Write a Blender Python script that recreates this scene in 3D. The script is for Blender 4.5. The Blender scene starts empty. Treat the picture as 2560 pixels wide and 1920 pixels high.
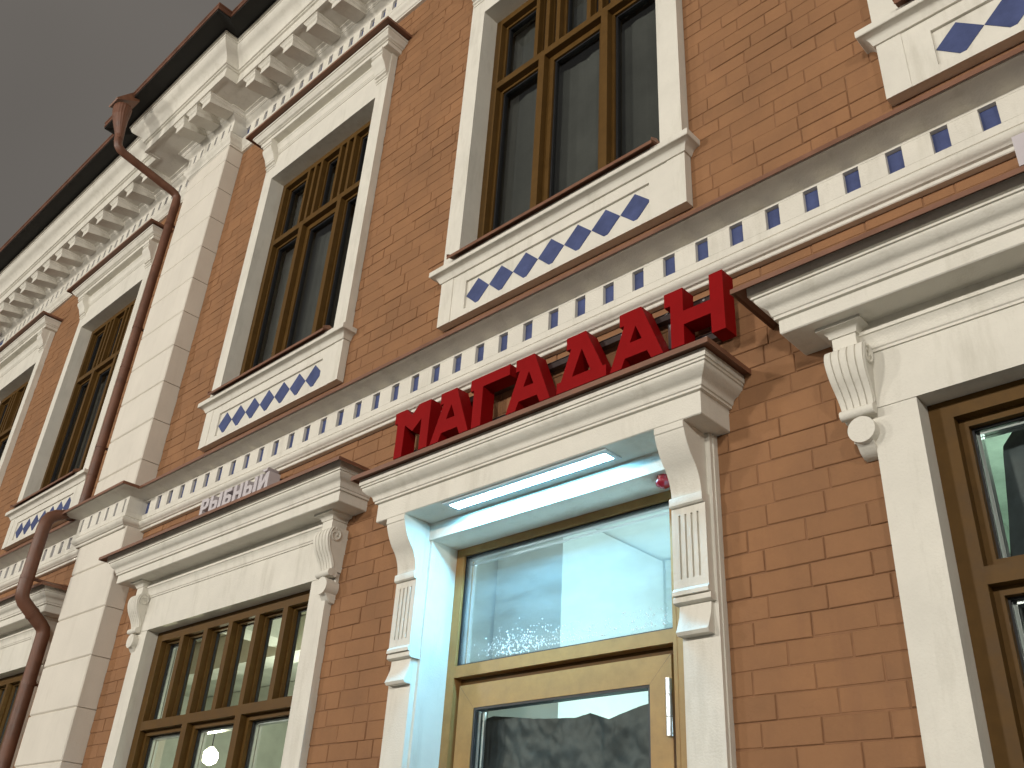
import bpy, math, random
from mathutils import Vector, Matrix
from mathutils.geometry import tessellate_polygon
from mathutils.noise import noise as NOISE
random.seed(7)
SC = bpy.context.scene
COL = SC.collection

# ------------------------------------------------------------------ camera
FPX = 2327.58
R = [(0.72587243, 0.68553011, 0.05619316), (-0.30678661, 0.39579249, -0.86558089), (-0.6156226, 0.611062, 0.49760631)]
CAMP = Vector((0, -3, 1.5))
cam = bpy.data.cameras.new('camera')
cam.sensor_width = 36.0
cam.lens = 36.0 * FPX / 2560
cam.clip_start = 0.05
cam.clip_end = 1000
co = bpy.data.objects.new('camera', cam)
COL.objects.link(co)
rx, dn, fw = Vector(R[0]), Vector(R[1]), Vector(R[2])
m = Matrix((rx, -dn, -fw)).transposed().to_4x4()
m.translation = CAMP
co.matrix_world = m
SC.camera = co
# ------------------------------------------------------------------ night sky
W = bpy.data.worlds.new('World')
SC.world = W
W.use_nodes = True
nt = W.node_tree
bg = nt.nodes['Background']
bg.inputs['Strength'].default_value = 1.0
tc = nt.nodes.new('ShaderNodeTexCoord')
nz = nt.nodes.new('ShaderNodeTexNoise')
nz.inputs['Scale'].default_value = 1.6
nz.inputs['Detail'].default_value = 3
cr = nt.nodes.new('ShaderNodeValToRGB')
cr.color_ramp.elements[0].position = 0.30
cr.color_ramp.elements[0].color = (0.128, 0.117, 0.106, 1)
cr.color_ramp.elements[1].position = 0.72
cr.color_ramp.elements[1].color = (0.178, 0.162, 0.146, 1)
nt.links.new(tc.outputs['Generated'], nz.inputs['Vector'])
nt.links.new(nz.outputs['Fac'], cr.inputs['Fac'])
nt.links.new(cr.outputs['Color'], bg.inputs['Color'])
SC.view_settings.view_transform = 'Standard'
SC.view_settings.look = 'None'
SC.view_settings.exposure = 0.0
SC.view_settings.gamma = 1.0
SC.view_settings.use_curve_mapping = False
SC.cycles.max_bounces = 8
SC.cycles.transparent_max_bounces = 12
SC.cycles.sample_clamp_indirect = 4.0

def lamp(name, loc, power, col, radius):
    d = bpy.data.lights.new(name, 'POINT')
    d.energy = power
    d.color = col
    d.shadow_soft_size = radius
    o = bpy.data.objects.new(name, d)
    COL.objects.link(o)
    o.location = loc
    return o
# street lamps across the road: (x, y, z of the head, power)
STREET = [(-18.0, -15.0, 7.0, 3850), (-8.0, -15.0, 7.0, 3850), (2.0, -15.0, 7.0, 3850), (12.0, -15.0, 7.0, 3850)]

# ------------------------------------------------------------------ materials
def ramp(nt, fac, stops):
    n = nt.nodes.new('ShaderNodeValToRGB')
    e = n.color_ramp.elements
    while len(e) < len(stops):
        e.new(0.5)
    for q, (p, c) in zip(e, stops):
        q.position = p
        q.color = (*c, 1)
    nt.links.new(fac, n.inputs['Fac'])
    return n.outputs['Color']

def mat(name, col, rough=0.6, metal=0.0, var=0.0, vscale=3.0, bump=0.0, bscale=60.0, spec=0.5, emis=None, estr=0.0, dirt=None, streak=0.0, rvar=0.0):
    M = bpy.data.materials.new(name)
    M.use_nodes = True
    nt = M.node_tree
    b = nt.nodes['Principled BSDF']
    b.inputs['Base Color'].default_value = (*col, 1)
    b.inputs['Roughness'].default_value = rough
    b.inputs['Metallic'].default_value = metal
    b.inputs['Specular IOR Level'].default_value = spec
    geo = nt.nodes.new('ShaderNodeNewGeometry')
    pos = geo.outputs['Position']
    colour = None
    if var > 0:
        n = nt.nodes.new('ShaderNodeTexNoise')
        n.inputs['Scale'].default_value = vscale
        n.inputs['Detail'].default_value = 5
        n.inputs['Roughness'].default_value = 0.65
        nt.links.new(pos, n.inputs['Vector'])
        colour = ramp(nt, n.outputs['Fac'], [(0.3, tuple(c * (1 - var) for c in col)), (0.7, tuple(min(1, c * (1 + var)) for c in col))])
        if rvar > 0:
            mr = nt.nodes.new('ShaderNodeMapRange')
            mr.inputs['From Min'].default_value = 0.3
            mr.inputs['From Max'].default_value = 0.7
            mr.inputs['To Min'].default_value = rough - rvar
            mr.inputs['To Max'].default_value = rough + rvar
            nt.links.new(n.outputs['Fac'], mr.inputs['Value'])
            nt.links.new(mr.outputs['Result'], b.inputs['Roughness'])
    if dirt is not None:
        # stains: patches and vertical runs
        mp = nt.nodes.new('ShaderNodeMapping')
        mp.inputs['Scale'].default_value = (9.0, 9.0, 1.6)
        nt.links.new(pos, mp.inputs['Vector'])
        n2 = nt.nodes.new('ShaderNodeTexNoise')
        n2.inputs['Scale'].default_value = 1.0
        n2.inputs['Detail'].default_value = 6
        n2.inputs['Roughness'].default_value = 0.7
        nt.links.new(mp.outputs['Vector'], n2.inputs['Vector'])
        f = ramp(nt, n2.outputs['Fac'], [(0.52, (0, 0, 0)), (0.80, (streak, streak, streak))])
        mx = nt.nodes.new('ShaderNodeMixRGB')
        nt.links.new(f, mx.inputs['Fac'])
        if colour is not None:
            nt.links.new(colour, mx.inputs['Color1'])
        else:
            mx.inputs['Color1'].default_value = (*col, 1)
        mx.inputs['Color2'].default_value = (*dirt, 1)
        colour = mx.outputs['Color']
    if colour is not None:
        nt.links.new(colour, b.inputs['Base Color'])
    if bump > 0:
        n3 = nt.nodes.new('ShaderNodeTexNoise')
        n3.inputs['Scale'].default_value = bscale
        n3.inputs['Detail'].default_value = 4
        nt.links.new(pos, n3.inputs['Vector'])
        bp = nt.nodes.new('ShaderNodeBump')
        bp.inputs['Strength'].default_value = bump
        bp.inputs['Distance'].default_value = 0.004
        nt.links.new(n3.outputs['Fac'], bp.inputs['Height'])
        nt.links.new(bp.outputs['Normal'], b.inputs['Normal'])
    if emis:
        b.inputs['Emission Color'].default_value = (*emis, 1)
        b.inputs['Emission Strength'].default_value = estr
    return M

def glass_mat(name, tint, ior=1.45, refl=(0.9, 0.95, 1.0), milk=0.0, milkcol=(0.8, 0.85, 0.85), rough=0.0):
    M = bpy.data.materials.new(name)
    M.use_nodes = True
    nt = M.node_tree
    nt.nodes.clear()
    out = nt.nodes.new('ShaderNodeOutputMaterial')
    tr = nt.nodes.new('ShaderNodeBsdfTransparent')
    tr.inputs['Color'].default_value = (*tint, 1)
    gl = nt.nodes.new('ShaderNodeBsdfGlossy')
    gl.inputs['Roughness'].default_value = rough
    gl.inputs['Color'].default_value = (*refl, 1)
    fr = nt.nodes.new('ShaderNodeFresnel')
    fr.inputs['IOR'].default_value = ior
    mx = nt.nodes.new('ShaderNodeMixShader')
    gb = nt.nodes.new('ShaderNodeNewGeometry')
    inv = nt.nodes.new('ShaderNodeMath'); inv.operation = 'SUBTRACT'; inv.inputs[0].default_value = 1.0
    nt.links.new(gb.outputs['Backfacing'], inv.inputs[1])
    mu = nt.nodes.new('ShaderNodeMath'); mu.operation = 'MULTIPLY'
    nt.links.new(fr.outputs[0], mu.inputs[0]); nt.links.new(inv.outputs[0], mu.inputs[1])
    nt.links.new(mu.outputs[0], mx.inputs[0])
    nt.links.new(tr.outputs[0], mx.inputs[1])
    nt.links.new(gl.outputs[0], mx.inputs[2])
    last = mx.outputs[0]
    if milk > 0:
        geo = nt.nodes.new('ShaderNodeNewGeometry')
        mp = nt.nodes.new('ShaderNodeMapping')
        mp.inputs['Rotation'].default_value = (0, 0.35, 0)
        mp.inputs['Scale'].default_value = (1.6, 1, 6.0)
        nt.links.new(geo.outputs['Position'], mp.inputs['Vector'])
        n = nt.nodes.new('ShaderNodeTexNoise')
        n.inputs['Scale'].default_value = 3
        n.inputs['Detail'].default_value = 5
        nt.links.new(mp.outputs['Vector'], n.inputs['Vector'])
        f = ramp(nt, n.outputs['Fac'], [(0.35, (milk * 0.75,) * 3), (0.68, (min(1, milk * 1.3),) * 3)])
        df = nt.nodes.new('ShaderNodeBsdfDiffuse')
        df.inputs['Color'].default_value = (*milkcol, 1)
        tl = nt.nodes.new('ShaderNodeBsdfTranslucent')
        tl.inputs['Color'].default_value = (*milkcol, 1)
        a = nt.nodes.new('ShaderNodeAddShader')
        m1 = nt.nodes.new('ShaderNodeMixShader')
        m1.inputs[0].default_value = 0.5
        nt.links.new(df.outputs[0], m1.inputs[1])
        nt.links.new(tl.outputs[0], m1.inputs[2])
        m2 = nt.nodes.new('ShaderNodeMixShader')
        nt.links.new(f, m2.inputs[0])
        nt.links.new(last, m2.inputs[1])
        nt.links.new(m1.outputs[0], m2.inputs[2])
        nt.nodes.remove(a)
        last = m2.outputs[0]
    nt.links.new(last, out.inputs['Surface'])
    return M

STUCCO = mat('white_stucco', (0.69, 0.66, 0.585), 0.78, var=0.06, vscale=4, bump=0.40, bscale=120, dirt=(0.34, 0.31, 0.23), streak=0.42)
STONE = mat('cream_rustic_stone', (0.69, 0.645, 0.565), 0.8, var=0.05, vscale=2.5, bump=0.45, bscale=110, dirt=(0.40, 0.35, 0.28), streak=0.22)
BRICKM = mat('painted_brick', (0.268, 0.134, 0.063), 0.80, spec=0.3, var=0.15, vscale=2.2, bump=0.7, bscale=45, dirt=(0.215, 0.105, 0.055), streak=0.6, rvar=0.08)
MORTAR = mat('painted_joint', (0.228, 0.111, 0.053), 0.9, var=0.15, vscale=9, bump=0.5, bscale=60)
BROWN = mat('brown_sheet_metal', (0.185, 0.082, 0.046), 0.5, var=0.18, vscale=7, bump=0.12, bscale=12, rvar=0.1)
PIPEM = mat('brown_painted_pipe', (0.135, 0.055, 0.030), 0.5, var=0.28, vscale=7, bump=0.3, bscale=14, rvar=0.12)
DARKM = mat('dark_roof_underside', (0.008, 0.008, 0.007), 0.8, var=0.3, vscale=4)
WOODM = mat('bronze_brown_frame', (0.100, 0.052, 0.013), 0.5, spec=0.16, var=0.14, vscale=14, bump=0.1, bscale=40, rvar=0.06)
DOORM = mat('golden_oak_frame', (0.32, 0.172, 0.058), 0.45, spec=0.25, var=0.16, vscale=11, bump=0.08, bscale=50, rvar=0.08)
BLUE = mat('blue_tile_paint', (0.062, 0.080, 0.185), 0.7, spec=0.2, var=0.22, vscale=9, bump=0.2, bscale=90)
RED = mat('red_letter_plastic', (0.235, 0.003, 0.004), 0.6, spec=0.08, var=0.06, vscale=8, bump=0.06, bscale=120)
WHITEL = mat('pale_letter_plastic', (0.52, 0.48, 0.50), 0.45, var=0.05, vscale=10)
SILVER = mat('silver_metal', (0.62, 0.62, 0.63), 0.28, metal=0.9)
GASKET = mat('black_gasket', (0.012, 0.012, 0.014), 0.5)
RAILM = mat('dark_rail', (0.045, 0.03, 0.028), 0.4, metal=0.3)
BLIND = mat('grey_blind', (0.070, 0.068, 0.062), 0.9, var=0.22, vscale=2.5)
ROOMM = mat('pale_green_room_paint', (0.60, 0.63, 0.56), 0.85, var=0.32, vscale=0.9)
ROOMD = mat('pale_room_paint', (0.66, 0.66, 0.60), 0.85, var=0.10, vscale=1.3)
ROOMG = mat('dim_green_room_paint', (0.52, 0.58, 0.52), 0.9, var=0.25, vscale=3.5)
GLASS = glass_mat('window_glass', (0.90, 0.92, 0.91))
GLASSG = glass_mat('shop_glass', (0.93, 0.96, 0.94))
GLASSD = glass_mat('filmed_glass', (0.88, 0.94, 0.96), milk=0.13, milkcol=(0.72, 0.82, 0.84))
FILM = mat('dark_plastic_film', (0.040, 0.050, 0.060), 0.42, var=0.55, vscale=6, bump=0.25, bscale=22, spec=0.4)
LED = mat('led_panel', (0.9, 0.95, 1), 0.5, emis=(0.20, 0.66, 1.0), estr=190.0)
BULB = mat('warm_bulb', (1, 1, 0.9), 0.5, emis=(1.0, 0.93, 0.62), estr=26.0)
FOAM = mat('white_droplets', (0.85, 0.88, 0.9), 0.15)
SIREN = mat('red_siren_dome', (0.30, 0.008, 0.020), 0.12, spec=0.8)
ASPH = mat('wet_asphalt', (0.065, 0.063, 0.06), 0.35, var=0.3, vscale=1.2, bump=0.5, bscale=40)
PAVE = mat('pale_paving', (0.15, 0.145, 0.135), 0.7, var=0.15, vscale=2.0, bump=0.4, bscale=50)
KERB = mat('kerb_granite', (0.33, 0.32, 0.31), 0.75, var=0.15, vscale=6)
POSTM = mat('lamp_post_paint', (0.03, 0.03, 0.03), 0.5)
HEADM = mat('lamp_head_glow', (1, 1, 1), 0.5, emis=(1.0, 0.90, 0.72), estr=30.0)

# each brick has its own slight tone
nt = BRICKM.node_tree
b_ = nt.nodes['Principled BSDF']
src = b_.inputs['Base Color'].links[0].from_socket
gi = nt.nodes.new('ShaderNodeNewGeometry'); oi = nt.nodes.new('ShaderNodeObjectInfo')
ad = nt.nodes.new('ShaderNodeMath'); ad.operation = 'ADD'
nt.links.new(gi.outputs['Random Per Island'], ad.inputs[0]); nt.links.new(oi.outputs['Random'], ad.inputs[1])
fr_ = nt.nodes.new('ShaderNodeMath'); fr_.operation = 'FRACT'
nt.links.new(ad.outputs[0], fr_.inputs[0])
mr_ = nt.nodes.new('ShaderNodeMapRange'); mr_.inputs['To Min'].default_value = 0.95; mr_.inputs['To Max'].default_value = 1.05
nt.links.new(fr_.outputs[0], mr_.inputs['Value'])
hs = nt.nodes.new('ShaderNodeHueSaturation')
nt.links.new(mr_.outputs['Result'], hs.inputs['Value']); nt.links.new(src, hs.inputs['Color'])
nt.links.new(hs.outputs['Color'], b_.inputs['Base Color'])

# ------------------------------------------------------------------ mesh helpers; o = distance in front of the brick face (y = -o)
class MB:
    def __init__(s):
        s.v = []
        s.f = []
    def quad(s, *p):
        n = len(s.v)
        s.v += [tuple(q) for q in p]
        s.f.append(tuple(range(n, n + len(p))))
    def box(s, x0, x1, o0, o1, z0, z1):
        if x0 > x1: x0, x1 = x1, x0
        if o0 > o1: o0, o1 = o1, o0
        n = len(s.v)
        s.v += [(x0, -o1, z0), (x1, -o1, z0), (x1, -o1, z1), (x0, -o1, z1), (x0, -o0, z0), (x1, -o0, z0), (x1, -o0, z1), (x0, -o0, z1)]
        for f in ((0, 1, 2, 3), (5, 4, 7, 6), (4, 0, 3, 7), (1, 5, 6, 2), (3, 2, 6, 7), (4, 5, 1, 0)):
            s.f.append(tuple(n + i for i in f))
    def cbox(s, x0, x1, o0, o1, z0, z1, c=0.006, jit=0.0):
        """box whose front edges are chamfered; the back is left open inside the wall"""
        n = len(s.v)
        r = lambda: random.uniform(-jit, jit)
        fr = [(x0 + c + r(), -o1 + r() * 0.5, z0 + c + r()), (x1 - c + r(), -o1 + r() * 0.5, z0 + c + r()), (x1 - c + r(), -o1 + r() * 0.5, z1 - c + r()), (x0 + c + r(), -o1 + r() * 0.5, z1 - c + r())]
        e = o1 - c
        md = [(x0, -e, z0), (x1, -e, z0), (x1, -e, z1), (x0, -e, z1)]
        bk = [(x0, -o0, z0), (x1, -o0, z0), (x1, -o0, z1), (x0, -o0, z1)]
        s.v += fr + md + bk
        s.f.append((n, n + 1, n + 2, n + 3))
        for a in range(4):
            b = (a + 1) % 4
            s.f.append((n + 4 + a, n + 4 + b, n + b, n + a))
            s.f.append((n + 8 + a, n + 8 + b, n + 4 + b, n + 4 + a))
    def poly(s, outline, holes, y0, y1, axes='xz'):
        """extrude an outline (with holes); axes 'xz': points (x, z) extruded in o; 'oz': points (o, z) extruded in x"""
        loops = [outline] + list(holes)
        tri = tessellate_polygon([[Vector((p[0], p[1], 0)) for p in l] for l in loops])
        flat = [p for l in loops for p in l]
        def mk(p, t):
            return (p[0], -t, p[1]) if axes == 'xz' else (t, -p[0], p[1])
        n = len(s.v)
        N = len(flat)
        s.v += [mk(p, y1) for p in flat] + [mk(p, y0) for p in flat]
        for t in tri:
            s.f.append(tuple(n + i for i in t))
            s.f.append(tuple(n + N + i for i in reversed(t)))
        k = 0
        for l in loops:
            for i in range(len(l)):
                a, b = k + i, k + (i + 1) % len(l)
                s.f.append((n + a, n + b, n + N + b, n + N + a))
            k += len(l)
    def sweep(s, path, prof):
        """profile [(offset, z)] swept along a plan path [(x, y)] with mitred corners; offset is to the right of travel"""
        P = [Vector(p) for p in path]
        L = len(P)
        nrm = []
        for i in range(L - 1):
            d = (P[i + 1] - P[i]).normalized()
            nrm.append(Vector((d.y, -d.x)))
        dirs = []
        for i in range(L):
            if i == 0: dirs.append(nrm[0])
            elif i == L - 1: dirs.append(nrm[-1])
            else:
                b = nrm[i - 1] + nrm[i]
                dirs.append(b / max(0.2, b.dot(nrm[i])))
        n = len(s.v)
        K = len(prof)
        for i in range(L):
            for (o, z) in prof:
                q = P[i] + dirs[i] * o
                s.v.append((q.x, q.y, z))
        for i in range(L - 1):
            for k in range(K):
                k2 = (k + 1) % K
                s.f.append((n + i * K + k, n + (i + 1) * K + k, n + (i + 1) * K + k2, n + i * K + k2))
        tri = tessellate_polygon([[Vector((p[0], p[1], 0)) for p in prof]])
        for t in tri:
            s.f.append(tuple(n + j for j in t))
            s.f.append(tuple(n + (L - 1) * K + j for j in reversed(t)))
    def hood(s, half, e, prof):
        """moulding with returns to the wall at both ends, body half-width half at depth e; prof offsets are o - e"""
        s.sweep([(-half, 0.01), (-half, -e), (half, -e), (half, 0.01)], [(o - e, z) for o, z in prof])
    def slab(s, xs, zs, holes, o0, o1):
        """grid slab with rectangular holes (x0, x1, z0, z1), only outside faces"""
        xs = sorted(set([round(q, 5) for q in xs] + [round(q, 5) for h in holes for q in h[:2] if min(xs) < q < max(xs)]))
        zs = sorted(set([round(q, 5) for q in zs] + [round(q, 5) for h in holes for q in h[2:] if min(zs) < q < max(zs)]))
        def solid(i, k):
            if i < 0 or k < 0 or i >= len(xs) - 1 or k >= len(zs) - 1: return False
            cx, cz = (xs[i] + xs[i + 1]) / 2, (zs[k] + zs[k + 1]) / 2
            return not any(h[0] < cx < h[1] and h[2] < cz < h[3] for h in holes)
        for i in range(len(xs) - 1):
            for k in range(len(zs) - 1):
                if not solid(i, k): continue
                a, b, c, d = xs[i], xs[i + 1], zs[k], zs[k + 1]
                s.quad((a, -o1, c), (b, -o1, c), (b, -o1, d), (a, -o1, d))
                s.quad((b, -o0, c), (a, -o0, c), (a, -o0, d), (b, -o0, d))
                if not solid(i - 1, k): s.quad((a, -o0, c), (a, -o1, c), (a, -o1, d), (a, -o0, d))
                if not solid(i + 1, k): s.quad((b, -o1, c), (b, -o0, c), (b, -o0, d), (b, -o1, d))
                if not solid(i, k - 1): s.quad((a, -o0, c), (b, -o0, c), (b, -o1, c), (a, -o1, c))
                if not solid(i, k + 1): s.quad((a, -o1, d), (b, -o1, d), (b, -o0, d), (a, -o0, d))
    def tube(s, pts, rad, seg=18, caps=True):
        P = [Vector(p) for p in pts]
        if not isinstance(rad, (list, tuple)): rad = [rad] * len(P)
        n = len(s.v)
        up = None
        for i, p in enumerate(P):
            d = (P[min(i + 1, len(P) - 1)] - P[max(i - 1, 0)]).normalized()
            if up is None:
                up = Vector((1, 0, 0)) if abs(d.x) < 0.9 else Vector((0, 0, 1))
            u = (up - d * up.dot(d)).normalized()
            v = d.cross(u)
            up = u
            for k in range(seg):
                a = 2 * math.pi * k / seg
                s.v.append(tuple(p + (u * math.cos(a) + v * math.sin(a)) * rad[i]))
        for i in range(len(P) - 1):
            for k in range(seg):
                k2 = (k + 1) % seg
                s.f.append((n + i * seg + k, n + i * seg + k2, n + (i + 1) * seg + k2, n + (i + 1) * seg + k))
        if caps:
            s.f.append(tuple(n + k for k in reversed(range(seg))))
            s.f.append(tuple(n + (len(P) - 1) * seg + k for k in range(seg)))
    def mesh(s, name, material, smooth=None):
        me = bpy.data.meshes.new(name)
        me.from_pydata(s.v, [], s.f)
        me.update()
        me.materials.append(material)
        import bmesh
        bm = bmesh.new()
        bm.from_mesh(me)
        bmesh.ops.remove_doubles(bm, verts=bm.verts, dist=0.00005)
        bmesh.ops.recalc_face_normals(bm, faces=bm.faces)
        if smooth:
            for f in bm.faces: f.smooth = True
            for e in bm.edges:
                if len(e.link_faces) == 2:
                    e.smooth = e.calc_face_angle(0) < smooth
        bm.to_mesh(me)
        bm.free()
        return me

def add(name, mb, material, parent=None, smooth=None, loc=None, **props):
    me = mb if isinstance(mb, bpy.types.Mesh) else mb.mesh(name, material, smooth)
    o = bpy.data.objects.new(name, me)
    COL.objects.link(o)
    if parent is not None:
        o.parent = parent
        if parent.type == 'EMPTY':
            o.location = -Vector(parent['base'])
    if loc is not None:
        o.location = Vector(o.location) + Vector(loc)
    for k, v in props.items(): o[k] = v
    return o

def empty(name, base, label=None, category=None, group=None):
    o = bpy.data.objects.new(name, None)
    COL.objects.link(o)
    o.location = base
    o['base'] = tuple(base)
    o.empty_display_size = 0.2
    if label: o['label'] = label
    if category: o['category'] = category
    if group: o['group'] = group
    return o

def copy_tree(o, parent, dx):
    c = o.copy()
    COL.objects.link(c)
    c.parent = parent
    c.location = Vector(o.location) + Vector((dx, 0, 0))
    for ch in o.children:
        d = ch.copy()
        COL.objects.link(d)
        d.parent = c
    return c

def spline(pts, n=4):
    """Catmull-Rom through 2-D points"""
    out = []
    P = [Vector(p) for p in pts]
    for i in range(len(P) - 1):
        a, b, c, d = P[max(i - 1, 0)], P[i], P[i + 1], P[min(i + 2, len(P) - 1)]
        for k in range(n):
            t = k / n
            out.append(0.5 * ((2 * b) + (c - a) * t + (2 * a - 5 * b + 4 * c - d) * t * t + (3 * b - a - 3 * c + d) * t ** 3))
    out.append(P[-1])
    return [tuple(p) for p in out]
SM = math.radians(35)

def proj(p):
    d = Vector(p) - CAMP
    z = d.dot(fw)
    if z < 0.1: return None
    return (1280 + FPX * d.dot(rx) / z, 960 + FPX * d.dot(dn) / z, z)

# ------------------------------------------------------------------ ground, road, pavement
g = MB(); g.quad((-300, -300, -0.135), (300, -300, -0.135), (300, 300, -0.135), (-300, 300, -0.135))
add('ground', g, ASPH, kind='structure')
g = MB(); g.box(-60, 60, 5.2, 19.0, -0.134, -0.128)
add('road', g, ASPH, kind='structure')
g = MB()
x = -22.0
while x < 10:
    k = 0.0
    while k < 4.99:
        g.cbox(x + 0.003, x + 0.497, -1, -0.9, 0, 0.01) if False else g.box(x + 0.003, x + 0.497, k + 0.003, min(k + 0.497, 4.99), -0.03, 0.0)
        k += 0.5
    x += 0.5
add('pavement', g, PAVE, kind='structure')
g = MB(); g.box(-60, 60, -0.2, 5.0, -0.13, -0.012)
add('pavement_bed', g, KERB, kind='structure')
g = MB()
for i in range(-30, 14): g.box(i + 0.004, i + 0.996, 5.003, 5.18, -0.13, 0.01)
add('kerb', g, KERB, kind='structure')
g = MB(); g.box(-60, 60, 19.02, 23, -0.13, 0.0)
add('far_pavement', g, PAVE, kind='structure')

# ------------------------------------------------------------------ the building
WC = [0.0, -2.75, -5.495, -9.425, -12.205]          # centres of the upper windows
GC = [0.0, -5.5, -9.49]                              # centres of the shop windows
DC = -2.752                                          # centre of the doorway
BLD = empty('brick_building', (-6.0, 0.0, 0.0), 'terracotta brick building with cream stucco trim and blue diamond panels', 'building')

holes = [(c - 0.80, c + 0.80, 4.93, 7.30) for c in WC] + [(c - 1.05, c + 1.05, 0.9, 3.22) for c in GC] + [(DC - 0.86, DC + 0.86, 0.0, 3.3)]
w = MB()
w.slab([-17.0, 3.2], [-0.02, 8.84], holes, -0.30, -0.0035)
wall = add('wall', w, MORTAR, BLD)

# bricks ---------------------------------------------------------------
PITCH, ZPH = 0.0868, 2.048
excl = [(c - 0.88, c + 0.88, 4.51, 7.66) for c in WC] + [(c - 1.145, c + 1.145, 0.0, 3.50) for c in GC] + [(DC - 0.937, DC + 0.937, 0.0, 3.31)]
excl += [(-7.93, -7.14, 4.2, 8.2), (-7.92, -7.085, 0.0, 4.2)]
cand = []
row = 0
z = ZPH - 22 * PITCH
while z < 8.14:
    zc = z + PITCH / 2
    if not (4.03 < zc < 4.30) and z > 0.2:
        segs = [(-13.6, 1.2)]
        for (a, b, c, d) in excl:
            if c < zc < d:
                ns = []
                for (p, q) in segs:
                    if b <= p or a >= q: ns.append((p, q))
                    else:
                        if a - p > 0.02: ns.append((p, a))
                        if q - b > 0.02: ns.append((b, q))
                segs = ns
        for (p, q) in segs:
            x = p
            first = random.choice([0.055, 0.12, 0.235, 0.175, 0.20]) if row % 2 else random.choice([0.11, 0.15, 0.09, 0.235])
            L = first
            while x < q - 0.004:
                x1 = min(x + L, q)
                if q - x1 < 0.03: x1 = q
                cand.append((x, x1, z, z + PITCH, row))
                x = x1
                L = random.choice([0.235, 0.24, 0.232, 0.238, 0.228, 0.225, 0.12])
    z += PITCH
    row += 1

def vis(c):
    p = proj(((c[0] + c[1]) / 2, 0, (c[2] + c[3]) / 2))
    if p is None: return 0
    a = proj((c[0], 0, c[2])); b = proj((c[1], 0, c[3])); d = proj((c[0], 0, c[3])); e = proj((c[1], 0, c[2]))
    area = abs((b[0] - a[0]) * (d[1] - e[1]) - (d[0] - e[0]) * (b[1] - a[1])) / 2
    if not (-60 < p[0] < 2620 and -60 < p[1] < 1980): return -1.0
    return area
sc = sorted(cand, key=lambda c: -vis(c))
zj = {}
def brick(mb, c):
    x0, x1, z0, z1, r = c
    g2 = 0.0022
    jz = lambda: random.uniform(-0.0022, 0.0022)
    d = random.uniform(-0.0018, 0.0026)
    n = len(mb.v)
    ch = 0.0028
    a0, a1, b0, b1 = z0 + g2 + jz(), z0 + g2 + jz(), z1 - g2 + jz(), z1 - g2 + jz()
    xl, xr = x0 + 0.002 + random.uniform(-0.0008, 0.0012), x1 - 0.002 + random.uniform(-0.0012, 0.0008)
    y = -d
    fr = [(xl + ch, y, a0 + ch), (xr - ch, y + random.uniform(-0.0012, 0.0012), a1 + ch), (xr - ch, y, b1 - ch), (xl + ch, y + random.uniform(-0.0012, 0.0012), b0 - ch)]
    y2 = y + 0.0028
    md = [(xl, y2, a0), (xr, y2, a1), (xr, y2, b1), (xl, y2, b0)]
    bk = [(p[0], 0.011, p[2]) for p in md]
    mb.v += fr + md + bk
    mb.f.append((n, n + 1, n + 2, n + 3))
    for a in range(4):
        b = (a + 1) % 4
        mb.f.append((n + 4 + a, n + 4 + b, n + b, n + a))
        mb.f.append((n + 8 + a, n + 8 + b, n + 4 + b, n + 4 + a))
for c in sc[:300]:
    b = MB(); brick(b, c)
    add('brick', b, BRICKM, wall)
b = MB()
for c in sc[300:]: brick(b, c)
add('brick_courses', b, BRICKM, wall, kind='stuff')

# pilaster ------------------------------------------------------------
def pilaster(x0, x1, o, joints):
    core = MB(); core.box(x0 + 0.012, x1 - 0.012, -0.02, o - 0.012, joints[-1], joints[0])
    p = add('pilaster', core, STONE, BLD)
    for a, b2 in zip(joints[1:], joints[:-1]):
        q = MB()
        c = 0.008
        # block with chamfered front and side edges
        X0, X1, Z0, Z1 = x0, x1, a + 0.0035, b2 - 0.0035
        q.cbox(X0, X1, -0.01, o, Z0, Z1, c, 0.0008)
        add('stone_block', q, STONE, p)
    return p
pilaster(-7.93, -7.14, 0.160, [8.125, 7.922, 7.565, 7.202, 6.840, 6.472, 6.100, 5.735, 5.366, 4.998, 4.618, 4.305])
pilaster(-7.92, -7.085, 0.150, [4.030, 3.762, 3.381, 3.012, 2.645, 2.278, 1.91, 1.54, 1.17, 0.80, 0.43, 0.0])

# string course ---------------------------------------------------------
E1 = 0.135
XL, XR = -7.93, -7.13
path = [(-17.0, 0.0), (XL, 0.0), (XL, -E1), (XR, -E1), (XR, 0.0), (3.2, 0.0)]
prof = [(-0.02, 4.008), (0.030, 4.008), (0.034, 4.012), (0.034, 4.026), (0.046, 4.030)] + spline([(0.050, 4.036), (0.064, 4.046), (0.072, 4.062), (0.068, 4.078), (0.054, 4.088)], 3) + [
    (0.046, 4.090), (0.046, 4.095), (0.052, 4.098), (0.052, 4.136), (0.028, 4.137), (0.028, 4.249), (0.052, 4.250), (0.052, 4.262)] + spline([(0.058, 4.265), (0.085, 4.270), (0.120, 4.279), (0.150, 4.291), (0.168, 4.296)], 3) + [(0.172, 4.304), (-0.02, 4.306)]
s = MB(); s.sweep(path, prof)
string = add('string_course', s, STUCCO, BLD, SM)
s = MB(); s.sweep(path, [(0.026, 4.138), (0.0315, 4.138), (0.0315, 4.248), (0.026, 4.248)])
add('blue_band', s, BLUE, string)
s = MB(); s.sweep(path, [(-0.02, 4.345), (0.186, 4.313), (0.192, 4.309), (0.192, 4.286), (0.189, 4.286), (0.187, 4.302), (0.172, 4.3065), (-0.02, 4.3065)])
add('drip_edge', s, BROWN, string)
bm_ = MB(); bm_.cbox(-0.114, 0.0, 0.022, 0.0525, 4.1365, 4.2495, 0.0012)
blockme = bm_.mesh('block', STUCCO)
k = -8
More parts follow.
